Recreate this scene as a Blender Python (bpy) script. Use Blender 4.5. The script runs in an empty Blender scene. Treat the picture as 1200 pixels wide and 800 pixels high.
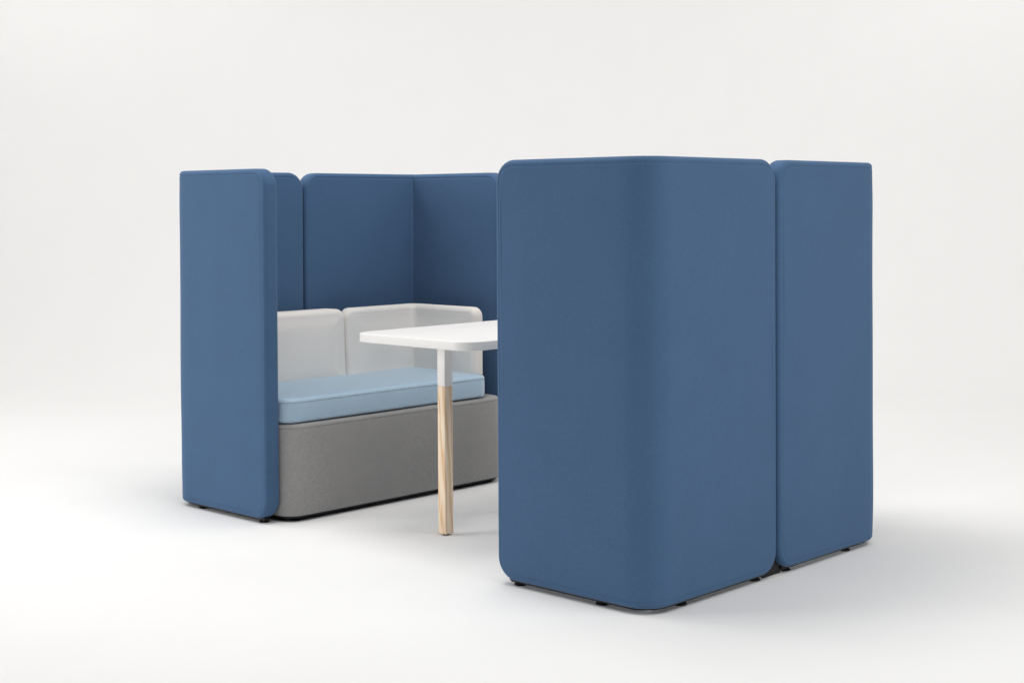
import bpy, bmesh, math, random
from mathutils import Matrix, Vector, noise

random.seed(4)
GZ = 0.008          # height of the studio floor
scene = bpy.context.scene
COL = scene.collection
PI = math.pi

# ------------------------------------------------------------------ helpers
def link(name, mesh, mat=None, parent=None, smooth=True):
    o = bpy.data.objects.new(name, mesh)
    COL.objects.link(o)
    if mat:
        mesh.materials.append(mat)
    if parent:
        o.parent = parent
    if smooth:
        for p in mesh.polygons:
            p.use_smooth = True
    return o

def from_bm(name, bm, mat, parent=None, smooth=True, angle=None):
    bmesh.ops.recalc_face_normals(bm, faces=bm.faces)
    me = bpy.data.meshes.new(name)
    bm.to_mesh(me)
    bm.free()
    o = link(name, me, mat, parent, smooth)
    if angle is not None:
        me.set_sharp_from_angle(angle=math.radians(angle))
    return o

def thing(name, label, cat, loc=(0, 0, 0), group=None):
    o = bpy.data.objects.new(name, None)
    o.empty_display_size = 0.1
    COL.objects.link(o)
    o.location = loc
    o['label'] = label
    o['category'] = cat
    if group:
        o['group'] = group
    return o

# ---------------------------------------------------------------- materials
def new_mat(name):
    m = bpy.data.materials.new(name)
    m.use_nodes = True
    nt = m.node_tree
    b = nt.nodes['Principled BSDF']
    return m, nt, b

def ramp(nt, fac, stops):
    r = nt.nodes.new('ShaderNodeValToRGB')
    el = r.color_ramp.elements
    while len(el) > len(stops):
        el.remove(el[-1])
    while len(el) < len(stops):
        el.new(0.5)
    for e, (p, c) in zip(el, stops):
        e.position = p
        e.color = (*c, 1)
    nt.links.new(fac, r.inputs[0])
    return r.outputs[0]

def noise_tex(nt, vec, scale, detail=3, rough=0.6):
    n = nt.nodes.new('ShaderNodeTexNoise')
    n.inputs['Scale'].default_value = scale
    n.inputs['Detail'].default_value = detail
    n.inputs['Roughness'].default_value = rough
    if vec:
        nt.links.new(vec, n.inputs['Vector'])
    return n.outputs['Fac']

def fabric(name, c, spread=0.12, cell=900, bump=0.25, sheen=0.25, cloud=0.05, contrast=(0.32, 0.68)):
    m, nt, b = new_mat(name)
    tc = nt.nodes.new('ShaderNodeTexCoord').outputs['Object']
    lo = tuple(v * (1 - spread) for v in c)
    hi = tuple(min(1, v * (1 + spread)) for v in c)
    fine = noise_tex(nt, tc, cell, 4, 0.7)
    base = ramp(nt, fine, [(contrast[0], lo), (contrast[1], hi)])
    big = noise_tex(nt, tc, 5.0, 3, 0.5)
    lo2 = (1 - cloud,) * 3
    hi2 = (1 + cloud * 0.0,) * 3
    cl = ramp(nt, big, [(0.3, lo2), (0.7, hi2)])
    mx = nt.nodes.new('ShaderNodeMix')
    mx.data_type = 'RGBA'
    mx.blend_type = 'MULTIPLY'
    mx.inputs[0].default_value = 1
    nt.links.new(base, mx.inputs[6])
    nt.links.new(cl, mx.inputs[7])
    nt.links.new(mx.outputs[2], b.inputs['Base Color'])
    b.inputs['Roughness'].default_value = 0.95
    b.inputs['Specular IOR Level'].default_value = 0.15
    b.inputs['Sheen Weight'].default_value = sheen
    b.inputs['Sheen Roughness'].default_value = 0.45
    hi_s = max(c)
    b.inputs['Sheen Tint'].default_value = (*[0.4 * v / hi_s + 0.6 for v in c], 1)
    bp = nt.nodes.new('ShaderNodeBump')
    bp.inputs['Strength'].default_value = bump
    bp.inputs['Distance'].default_value = 0.0015
    nt.links.new(fine, bp.inputs['Height'])
    nt.links.new(bp.outputs[0], b.inputs['Normal'])
    return m

def plain(name, c, rough=0.5, spec=0.4, bump=0.0, scale=60, var=0.03):
    m, nt, b = new_mat(name)
    tc = nt.nodes.new('ShaderNodeTexCoord').outputs['Object']
    n = noise_tex(nt, tc, scale, 4, 0.6)
    col = ramp(nt, n, [(0.3, tuple(v * (1 - var) for v in c)), (0.7, c)])
    nt.links.new(col, b.inputs['Base Color'])
    b.inputs['Roughness'].default_value = rough
    b.inputs['Specular IOR Level'].default_value = spec
    if bump:
        bp = nt.nodes.new('ShaderNodeBump')
        bp.inputs['Strength'].default_value = bump
        bp.inputs['Distance'].default_value = 0.001
        nt.links.new(n, bp.inputs['Height'])
        nt.links.new(bp.outputs[0], b.inputs['Normal'])
    return m

def wood(name):
    m, nt, b = new_mat(name)
    tc = nt.nodes.new('ShaderNodeTexCoord').outputs['Object']
    mp = nt.nodes.new('ShaderNodeMapping')
    mp.inputs['Scale'].default_value = (1, 1, 0.07)
    nt.links.new(tc, mp.inputs['Vector'])
    w = nt.nodes.new('ShaderNodeTexWave')
    w.wave_type = 'BANDS'
    w.bands_direction = 'DIAGONAL'
    w.inputs['Scale'].default_value = 24
    w.inputs['Distortion'].default_value = 7
    w.inputs['Detail'].default_value = 3
    w.inputs['Detail Scale'].default_value = 1.6
    nt.links.new(mp.outputs[0], w.inputs['Vector'])
    col = ramp(nt, w.outputs['Fac'], [(0.0, (0.80, 0.55, 0.33)), (0.35, (0.94, 0.735, 0.535)), (1.0, (0.96, 0.80, 0.62))])
    fine = noise_tex(nt, mp.outputs[0], 260, 4, 0.7)
    cl = ramp(nt, fine, [(0.35, (0.86, 0.84, 0.80)), (0.6, (1, 1, 1))])
    mx = nt.nodes.new('ShaderNodeMix')
    mx.data_type = 'RGBA'
    mx.blend_type = 'MULTIPLY'
    mx.inputs[0].default_value = 0.7
    nt.links.new(col, mx.inputs[6])
    nt.links.new(cl, mx.inputs[7])
    nt.links.new(mx.outputs[2], b.inputs['Base Color'])
    b.inputs['Roughness'].default_value = 0.5
    b.inputs['Specular IOR Level'].default_value = 0.3
    return m

BLUE = fabric('blue_upholstery', (0.063, 0.125, 0.232), spread=0.20, cell=420, bump=0.35, sheen=0.18, cloud=0.05)
SEATBLUE = fabric('light_blue_upholstery', (0.385, 0.54, 0.675), spread=0.06, cell=450, bump=0.3, sheen=1.0)
SEATBLUE.node_tree.nodes['Principled BSDF'].inputs['Specular IOR Level'].default_value = 0.6
SEATBLUE.node_tree.nodes['Principled BSDF'].inputs['Roughness'].default_value = 0.5
PALE = fabric('pale_grey_upholstery', (0.755, 0.722, 0.690), spread=0.06, cell=420, bump=0.25, sheen=0.15)
FELT = fabric('grey_melange_felt', (0.355, 0.350, 0.344), spread=0.26, cell=430, bump=0.4, sheen=0.1, contrast=(0.36, 0.64))
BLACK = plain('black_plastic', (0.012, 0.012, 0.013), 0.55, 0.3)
WHITE = plain('white_laminate', (0.815, 0.806, 0.797), 0.45, 0.35, 0.05, 80, 0.015)
PAINT = plain('white_paint_on_wood', (0.88, 0.86, 0.835), 0.5, 0.3, 0.08, 120, 0.03)
WOOD = wood('pale_ash_wood')
METAL = plain('dark_metal', (0.05, 0.045, 0.04), 0.4, 0.5)
PAPER = plain('white_studio_paper', (0.862, 0.860, 0.856), 0.9, 0.1, 0.0, 3, 0.012)

# ------------------------------------------------- upholstered L-shaped shell
def smooth01(x):
    x = max(0.0, min(1.0, x))
    return x * x * (3 - 2 * x)

def l_shell(a, b, T, z0, z1, R, ri, rc, e, bulge=0.004, rake=0.0, groove=0.003, wob=0.0015, seed=0, rows=26, gap=0.0):
    """L-shaped padded shell in plan: outer corner at the origin, one arm to +x (length a), the other to +y
    (length b), T thick towards the inside.  rc rounds the free ends in elevation, e rounds every edge."""
    S = a + b - 2 * R + R * PI / 2            # unrolled outer length
    sA = a - R
    sB = sA + R * PI / 2
    def plan(s, d):
        r = R + (ri - R) * d / T
        c = d + r
        if s <= sA:
            x = a - s if s <= rc else (a - rc) + (c - (a - rc)) * (s - rc) / (sA - rc)
            return Vector((x, d, 0)), Vector((0, -1, 0))
        if s >= sB:
            q = S - s
            y = b - q if q <= rc else c + ((b - rc) - c) * (s - sB) / (S - rc - sB)
            return Vector((d, y, 0)), Vector((-1, 0, 0))
        t = (s - sA) / (sB - sA) * PI / 2
        n = Vector((-math.sin(t), -math.cos(t), 0))
        return Vector((c, c, 0)) + n * r, n
    # columns, as (kind, value)
    NA, NS, NC = 10, 14, 14
    cols = [('l', k / NA * PI / 2) for k in range(NA + 1)]
    cols += [('s', rc + (sA - rc) * k / NS) for k in range(1, NS + 1)]
    cols += [('s', sA + (sB - sA) * k / NC) for k in range(1, NC + 1)]
    cols += [('s', sB + (S - rc - sB) * k / NS) for k in range(1, NS)]
    cols += [('r', k / NA * PI / 2) for k in range(NA, -1, -1)]
    def col_pt(c, i):
        r = max(rc - i, 0.003)
        if c[0] == 's':
            return c[1], z0 + i, z1 - i
        s = i + r - r * math.cos(c[1])
        dz = r - r * math.sin(c[1])
        if c[0] == 'r':
            s = S - s
        return s, z0 + i + dz, z1 - i - dz
    def place(s, z, d):
        p, n = plan(s, d)
        if rake:
            p = p + n * (rake * (d / T) * (z - z0) / (z1 - z0))
        p = p.copy()
        p.z = z
        if wob:
            q = Vector((p.x * 3.1 + seed * 7.3, p.y * 3.1, z * 2.3))
            p += n * (noise.noise(q) * wob)
        return p
    # profile (inset, depth) from the outer face rim round to the inner face rim
    prof = [(e + 0.010, 0.0), (e + 0.005, 0.0005), (e + 0.002, groove), (e - 0.001, 0.0006)]
    NF = 6
    for k in range(1, NF + 1):
        t = k / NF * PI / 2
        prof.append((e - e * math.sin(t), e - e * math.cos(t)))
    prof = [(max(i, 0), d) for i, d in prof]
    half = list(prof)
    prof = half + [(i, T - d) for i, d in reversed(half)]
    bm = bmesh.new()
    loops = []
    for i, d in prof:
        top, bot = [], []
        for c in cols:
            s, zb, zt = col_pt(c, i)
            top.append(bm.verts.new(place(s, zt, d)))
            bot.append(bm.verts.new(place(s, zb, d)))
        loops.append((top, bot))
    n = len(cols)
    for (t0, b0), (t1, b1) in zip(loops, loops[1:]):
        ring0 = t0 + b0[::-1]
        ring1 = t1 + b1[::-1]
        m = len(ring0)
        for k in range(m):
            k2 = (k + 1) % m
            try:
                bm.faces.new((ring0[k], ring0[k2], ring1[k2], ring1[k]))
            except ValueError:
                pass
    # the two big faces
    for (i, d), (top, bot), sgn in ((prof[0], loops[0], 1), (prof[-1], loops[-1], -1)):
        grid = []
        for j, c in enumerate(cols):
            s, zb, zt = col_pt(c, i)
            colv = [bot[j]]
            for k in range(1, rows):
                f = k / rows
                # rows crowd towards the ends
                f = 0.5 - 0.5 * math.cos(PI * f)
                z = zb + (zt - zb) * f
                edge = min(z - z0, z1 - z, s, S - s)
                w = smooth01((edge - i) / 0.12)
                p = place(s, z, d)
                _, nn = plan(s, d)
                p += nn * (sgn * bulge * w)
                colv.append(bm.verts.new(p))
            colv.append(top[j])
            grid.append(colv)
        for g0, g1 in zip(grid, grid[1:]):
            for k in range(rows):
                bm.faces.new((g0[k], g1[k], g1[k + 1], g0[k + 1]))
    return bm

def xform(bm, ox, oy, sx, sy):
    for v in bm.verts:
        v.co.x = ox + sx * v.co.x
        v.co.y = oy + sy * v.co.y
    return bm

# ------------------------------------------------ slab with rounded plan
def slab(x0, x1, y0, y1, r, prof, nseg=10, wob=0.0, seed=0, sub=12):
    bm = bmesh.new()
    loops = []
    def outline(i):
        rr = max(r - i, 0.004)
        X0, X1, Y0, Y1 = x0 + i, x1 - i, y0 + i, y1 - i
        pts = []
        cs = [(X1 - rr, Y0 + rr, -PI / 2), (X1 - rr, Y1 - rr, 0), (X0 + rr, Y1 - rr, PI / 2), (X0 + rr, Y0 + rr, PI)]
        for q, (cx, cy, t0) in enumerate(cs):
            arc = [(cx + rr * math.cos(t0 + PI / 2 * k / nseg), cy + rr * math.sin(t0 + PI / 2 * k / nseg)) for k in range(nseg + 1)]
            pts += arc
            nx, ny, nt = cs[(q + 1) % 4]
            e = (nx + rr * math.cos(nt), ny + rr * math.sin(nt))
            s = arc[-1]
            for k in range(1, sub):
                f = k / sub
                pts.append((s[0] + (e[0] - s[0]) * f, s[1] + (e[1] - s[1]) * f))
        return pts
    for i, z in prof:
        L = []
        for x, y in outline(i):
            w = noise.noise(Vector((x * 4 + seed, y * 4, z * 3))) * wob if wob else 0
            L.append(bm.verts.new((x + w, y + w, z + w * 0.6)))
        loops.append(L)
    m = len(loops[0])
    for l0, l1 in zip(loops, loops[1:]):
        for k in range(m):
            k2 = (k + 1) % m
            bm.faces.new((l0[k], l0[k2], l1[k2], l1[k]))
    bm.faces.new(loops[0][::-1])
    bm.faces.new(loops[-1])
    return bm

def fillet(z0, z1, eb, et, groove_top=None, groove_bot=None, crown=0.0, crown_in=(), g=0.003):
    """profile from the bottom cap to the top cap: (inset, z)"""
    P = []
    N = 6
    for k in range(N + 1):
        t = k / N * PI / 2
        P.append((eb - eb * math.sin(t), z0 + eb - eb * math.cos(t)))
    if groove_bot is not None:
        zz = groove_bot
        P += [(0, zz - .006), (0.0004, zz - .003), (g, zz), (0.0004, zz + .003), (0, zz + .006)]
    P.append((0, (z0 + z1) / 2))
    if groove_top is not None:
        zz = groove_top
        P += [(0, zz - .006), (0.0004, zz - .003), (g, zz), (0.0004, zz + .003), (0, zz + .006)]
    for k in range(N + 1):
        t = k / N * PI / 2
        P.append((et - et * math.cos(t), z1 - et + et * math.sin(t)))
    for ins, dz in crown_in:
        P.append((et + ins, z1 + dz))
    return P

def cylinder(cx, cy, z0, z1, r, n=20, ch=0.002):
    bm = bmesh.new()
    loops = []
    for rr, z in ((r - ch, z0), (r, z0 + ch), (r, z1 - ch), (r - ch, z1)):
        loops.append([bm.verts.new((cx + rr * math.cos(2 * PI * k / n), cy + rr * math.sin(2 * PI * k / n), z)) for k in range(n)])
    for l0, l1 in zip(loops, loops[1:]):
        for k in range(n):
            bm.faces.new((l0[k], l0[(k + 1) % n], l1[(k + 1) % n], l1[k]))
    bm.faces.new(loops[0][::-1])
    bm.faces.new(loops[-1])
    return bm

def foot(parent, x, y, top, r=0.020):
    bm = cylinder(x, y, GZ, GZ + 0.006, r)
    b2 = cylinder(x, y, GZ + 0.0055, max(top, GZ + 0.0085), r * 0.45, 14, 0.001)
    me = bpy.data.meshes.new('t')
    b2.to_mesh(me)
    b2.free()
    bm.from_mesh(me)
    bpy.data.meshes.remove(me)
    return from_bm('foot', bm, BLACK, parent, True, 40)

# ------------------------------------------------------------------- setting
def backdrop():
    """white seamless paper: floor sheet sweeping up into a wall behind the booth"""
    d = Vector((math.cos(2.3066), math.sin(2.3066), 0))      # away from the camera
    r = Vector((d.y, -d.x, 0))
    o = Vector((5.37, -3.443, 0))
    prof = [(-9, 0.0), (2, 0.0), (6, 0.0), (9.2, 0.0)]
    rad = 2.0
    for k in range(1, 19):
        t = k / 18 * PI / 2
        prof.append((9.2 + rad * math.sin(t), rad - rad * math.cos(t)))
    prof.append((9.2 + rad, 7.5))
    bm = bmesh.new()
    rowsv = []
    for f, z in prof:
        rowsv.append([bm.verts.new(o + d * f + r * s + Vector((0, 0, z))) for s in (-11, -5, 0, 5, 11)])
    for a, b in zip(rowsv, rowsv[1:]):
        for k in range(4):
            bm.faces.new((a[k], a[k + 1], b[k + 1], b[k]))
    me = bpy.data.meshes.new('studio_floor')
    bm.to_mesh(me)
    bm.free()
    ob = link('studio_floor', me, PAPER)
    ob.location.z = GZ
    ob['kind'] = 'structure'
    return ob
backdrop()

# ------------------------------------------------------------------- screens
L, WL, D, T, H, R, HF = 2.588, 0.649, 1.349, 0.069, 1.393, 0.103, 0.025
GRP = 'tall blue corner screens of the booth'
YJ1, YJ2 = 0.645, 0.648                 # where the two halves of each back meet

def screen(label, ox, oy, sx, sy, arm, back, feet, seed, shade_plate=0):
    t = thing('privacy_screen', label, 'screen', (ox + sx * 0.035, oy + sy * 0.035, GZ), GRP)
    def par(o):
        o.parent = t
        o.matrix_parent_inverse = Matrix.Translation(-t.location)
        return o
    bm = xform(l_shell(arm, back, T, HF, H, R, 0.006, 0.075, 0.018, bulge=0.0018, groove=0.0022, wob=0.0024, seed=seed), ox, oy, sx, sy)
    cov = par(from_bm('upholstered_panel', bm, BLUE))
    # thin black board closing the underside
    bm = xform(l_shell(arm - 0.06, back - 0.06, T - 0.044, HF - 0.004, HF + 0.004, R - 0.02, 0.02, 0.004, 0.001,
                       bulge=0, groove=0.0005, wob=0, rows=2), ox + sx * 0.022, oy + sy * 0.022, sx, sy)
    par(from_bm('base_board', bm, BLACK, None, True, 40))
    # piping down the inner corner
    bm = cylinder(ox + sx * (T + 0.001), oy + sy * (T + 0.001), HF + 0.03, H - 0.03, 0.0035, 10, 0.001)
    par(from_bm('piping', bm, BLUE))
    if shade_plate:  # added black slab, stands in for the shade in the joint's bottom opening
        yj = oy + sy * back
        bm = slab(ox + sx * 0.030 - 0.003, ox + sx * 0.030 + 0.003, yj - shade_plate * 0.75, yj + shade_plate * 0.75, 0.0015,
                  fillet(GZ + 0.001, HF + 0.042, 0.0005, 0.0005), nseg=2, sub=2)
        par(from_bm('joint_shade_plate', bm, BLACK, None, True, 40))
    for k, (x, y) in enumerate(feet):
        par(foot(None, x, y, HF + 0.002))
    return t

screen('narrow blue screen at the left end, standing beside the front of the grey bench',
       0, 0, 1, 1, WL, YJ1 - 0.004,
       [(0.17, 0.036), (0.585, 0.036), (0.036, 0.17), (0.036, 0.56)], 1)
screen('shaded blue corner screen behind the white table, its inner corner showing above the pale cushions',
       0, D, 1, -1, WL, D - YJ1 - 0.004,
       [(0.17, D - 0.036), (0.585, D - 0.036), (0.036, D - 0.17), (0.036, YJ1 + 0.09)], 2)
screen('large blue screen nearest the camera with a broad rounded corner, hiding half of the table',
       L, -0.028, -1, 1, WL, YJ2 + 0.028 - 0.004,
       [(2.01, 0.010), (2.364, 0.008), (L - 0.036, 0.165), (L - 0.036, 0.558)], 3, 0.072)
screen('plain blue screen at the far right, narrow half of the near back',
       L, D - 0.028, -1, -1, WL, D - 0.028 - YJ2 - 0.006,
       [(L - 0.036, 0.735), (L - 0.036, 1.115), (2.01, D - 0.064), (2.364, D - 0.064)], 4)

# --------------------------------------------------------------------- bench
BX, BY0, BY1 = 0.696, 0.072, 1.276
bench = thing('bench', 'two-seat bench with grey felt base, light blue seat and pale grey backs', 'bench', (0.42, 0.64, GZ))
def bpar(o):
    o.parent = bench
    o.matrix_parent_inverse = Matrix.Translation(-bench.location)
    return o
BZ0, BZ1 = 0.0295, 0.391
base = bpar(from_bm('bench_base', slab(0.082, BX, BY0, BY1, 0.078,
            fillet(BZ0, BZ1, 0.008, 0.016, groove_top=BZ1 - 0.018, crown_in=((0.02, 0.001), (0.08, 0.002)), g=0.001), wob=0.002, seed=3), FELT))
# smooth caps: keep the big caps flat
bpar(from_bm('plinth', slab(0.10, BX - 0.014, BY0 + 0.014, BY1 - 0.014, 0.064, fillet(0.0195, 0.031, 0.002, 0.001)), BLACK, None, True, 40))
for x in (0.16, BX - 0.055):
    for y in (BY0 + 0.07, BY1 - 0.07):
        bpar(foot(None, x, y, 0.022, 0.024))
# seat cushion
SY0, SY1, SX1 = 0.075, 1.193, 0.684
seat = bpar(from_bm('seat_cushion', slab(0.16, SX1, SY0, SY1, 0.066,
            fillet(0.396, 0.493, 0.012, 0.018, groove_top=0.4735, groove_bot=0.413, g=0.0008,
                   crown_in=((0.03, 0.004), (0.07, 0.008), (0.12, 0.010))), wob=0.004, seed=9), SEATBLUE))
# one straight back cushion and one L-shaped one that turns along the far screen
CJ = 0.742
def straight_back(y0, y1, x0, T, z0, z1, rc, e, bulge, rake, seed, NY=22, NZ=18):
    """padded block: a rounded rectangle in elevation (y, z), T deep along x, every edge rounded by e"""
    bm = bmesh.new()
    def outline(i):
        r = max(rc - i, 0.004)
        pts = []
        Y0, Y1, Z0, Z1 = y0 + i, y1 - i, z0 + i, z1 - i
        cs = [(Y1 - r, Z0 + r, -PI / 2), (Y1 - r, Z1 - r, 0), (Y0 + r, Z1 - r, PI / 2), (Y0 + r, Z0 + r, PI)]
        for q, (cy, cz, t0) in enumerate(cs):
            for k in range(9):
                t = t0 + PI / 2 * k / 8
                pts.append((cy + r * math.cos(t), cz + r * math.sin(t)))
            ny, nz, nt = cs[(q + 1) % 4]
            a, b2 = pts[-1], (ny + r * math.cos(nt), nz + r * math.sin(nt))
            m = NY if q % 2 else NZ
            for k in range(1, m):
                f = k / m
                pts.append((a[0] + (b2[0] - a[0]) * f, a[1] + (b2[1] - a[1]) * f))
        return pts
    prof = [(e - e * math.sin(k / 7 * PI / 2), e - e * math.cos(k / 7 * PI / 2)) for k in range(8)]
    prof = [(0.09, -bulge), (0.07, -bulge * .85), (0.055, -bulge * .6), (0.042, -bulge * .3), (e + 0.004, -0.0004)] + prof
    prof = prof + [(i, T - d) for i, d in reversed(prof)]
    loops = []
    for i, d in prof:
        ring = []
        for y, z in outline(i):
            q = Vector((d * 2, y * 4 + seed, z * 4))
            x = x0 + d - rake * (d / T) * (z - z0) / (z1 - z0)
            w = noise.noise(q) * 0.004
            ring.append(bm.verts.new((x + w, y, z + w * 0.5)))
        loops.append(ring)
    m = len(loops[0])
    for l0, l1 in zip(loops, loops[1:]):
        for k in range(m):
            bm.faces.new((l0[k], l0[(k + 1) % m], l1[(k + 1) % m], l1[k]))
    bm.faces.new(loops[0][::-1])
    bm.faces.new(loops[-1])
    return bm
bpar(from_bm('back_cushion', straight_back(0.074, CJ - 0.0015, 0.120, 0.126, 0.452, 0.790, 0.044, 0.026, 0.009, 0.016, 5), PALE))
bm = xform(l_shell(0.471, 1.199 - CJ - 0.0015, 0.075, 0.452, 0.790, 0.06, 0.008, 0.044, 0.026, bulge=0.008, rake=0.016, groove=0.0010, wob=0.003, seed=6, rows=18),
           0.169, 1.199, 1, -1)
bpar(from_bm('back_cushion', bm, PALE))

# --------------------------------------------------------------------- table
TZ, TT = 0.765, 0.032
table = thing('table', 'white rounded table on a square leg dipped white above pale wood', 'table', (1.30, 0.675, GZ))
def tpar(o):
    o.parent = table
    o.matrix_parent_inverse = Matrix.Translation(-table.location)
    return o
tpar(from_bm('tabletop', slab(0.982, 1.630, 0.148, 1.200, 0.090, fillet(TZ - TT, TZ, 0.003, 0.003), sub=6, nseg=16), WHITE, None, True, 35))
def square_bar(cx, cy, z0, z1, w, ch=0.0012):
    return slab(cx - w / 2, cx + w / 2, cy - w / 2, cy + w / 2, ch + 0.001, fillet(z0, z1, 0.002, 0.001), nseg=3, sub=2)
LW, LX, LSPLIT = 0.042, 1.2895, 0.569
for y in (0.351, 0.999):
    leg = tpar(from_bm('leg', square_bar(LX, y, 0.015, LSPLIT, LW), WOOD, None, True, 50))
    for nm, bm, mt in (('painted_section', square_bar(LX, y, LSPLIT + 0.0003, TZ - TT - 0.0003, LW), PAINT),
                       ('glide', cylinder(LX, y, GZ, 0.0155, 0.013), METAL)):
        c = from_bm(nm, bm, mt, leg, True, 50)

# -------------------------------------------------------------------- lights
def area(name, loc, target, w, h, power, spread=180, color=(1, 0.990, 0.974)):
    ld = bpy.data.lights.new(name, 'AREA')
    ld.shape = 'RECTANGLE'
    ld.size, ld.size_y = w, h
    ld.energy = power * 1.03
    ld.spread = math.radians(spread)
    ld.color = color
    o = bpy.data.objects.new(name, ld)
    COL.objects.link(o)
    o.location = loc
    o.rotation_euler = (Vector(target) - Vector(loc)).to_track_quat('-Z', 'Y').to_euler()
    return o
TGT = (1.3, 0.5, 0.6)
area('softbox_overhead_left', (-2.5, -2.5, 5.0), TGT, 3.5, 3.5, 94)
area('softbox_overhead_right', (5.3, 0.9, 4.8), TGT, 3.0, 3.0, 98)
area('softbox_overhead_front', (4.0, -2.0, 5.5), TGT, 4.0, 4.0, 80)
area('softbox_overhead_centre', (0.8, 0.2, 5.2), TGT, 5.0, 5.0, 34)
area('softbox_overhead_table', (1.0, 0.3, 5.0), TGT, 2.0, 2.0, 86)
area('softbox_low_left', (-2.7, -5.3, 1.7), (1.5, 0.4, 1.0), 2.2, 2.2, 56, 92)
area('softbox_low_right', (8.0, 0.4, 1.3), TGT, 2.2, 2.2, 36, 110)
d = Vector((math.cos(2.3066), math.sin(2.3066), 0))
r = Vector((d.y, -d.x, 0))
p0 = Vector((5.37, -3.443, 0))
for off, power in ((-5.2, 138), (4.8, 146)):
    area('softbox_backdrop', p0 + d * 7.4 + r * off + Vector((0, 0, 5.2)), p0 + d * 11.4 + r * off + Vector((0, 0, 1.8)), 4.0, 1.4, power)

w = bpy.data.worlds.new('World')
scene.world = w
w.use_nodes = True
bg = w.node_tree.nodes['Background']
bg.inputs[0].default_value = (0.98, 0.99, 1.0, 1)
bg.inputs[1].default_value = 0.0

# -------------------------------------------------------------------- camera
f_px, pu, pv = 1734.3786, 669.644, 269.0445
yaw, pitch, roll = 2.3066, -0.0175, 0.0049
fw = Vector((math.cos(yaw), math.sin(yaw), 0))
rt = Vector((math.sin(yaw), -math.cos(yaw), 0))
up = Vector((0, 0, 1))
fw2 = fw * math.cos(pitch) + up * math.sin(pitch)
up2 = up * math.cos(pitch) - fw * math.sin(pitch)
rt3 = rt * math.cos(roll) - up2 * math.sin(roll)
up3 = rt * math.sin(roll) + up2 * math.cos(roll)
cd = bpy.data.cameras.new('camera')
cam = bpy.data.objects.new('camera', cd)
COL.objects.link(cam)
cam.matrix_world = Matrix(((rt3.x, up3.x, -fw2.x, 5.3695), (rt3.y, up3.y, -fw2.y, -3.4431), (rt3.z, up3.z, -fw2.z, 1.2502), (0, 0, 0, 1)))
cd.sensor_width = 36
cd.lens = 36 * f_px / 1200
cd.shift_x = (600 - pu) / 1200
cd.shift_y = (pv - 400) / 1200
cd.clip_end = 100
scene.camera = cam

scene.view_settings.view_transform = 'Standard'
scene.view_settings.look = 'None'
scene.view_settings.exposure = 0
scene.view_settings.gamma = 1
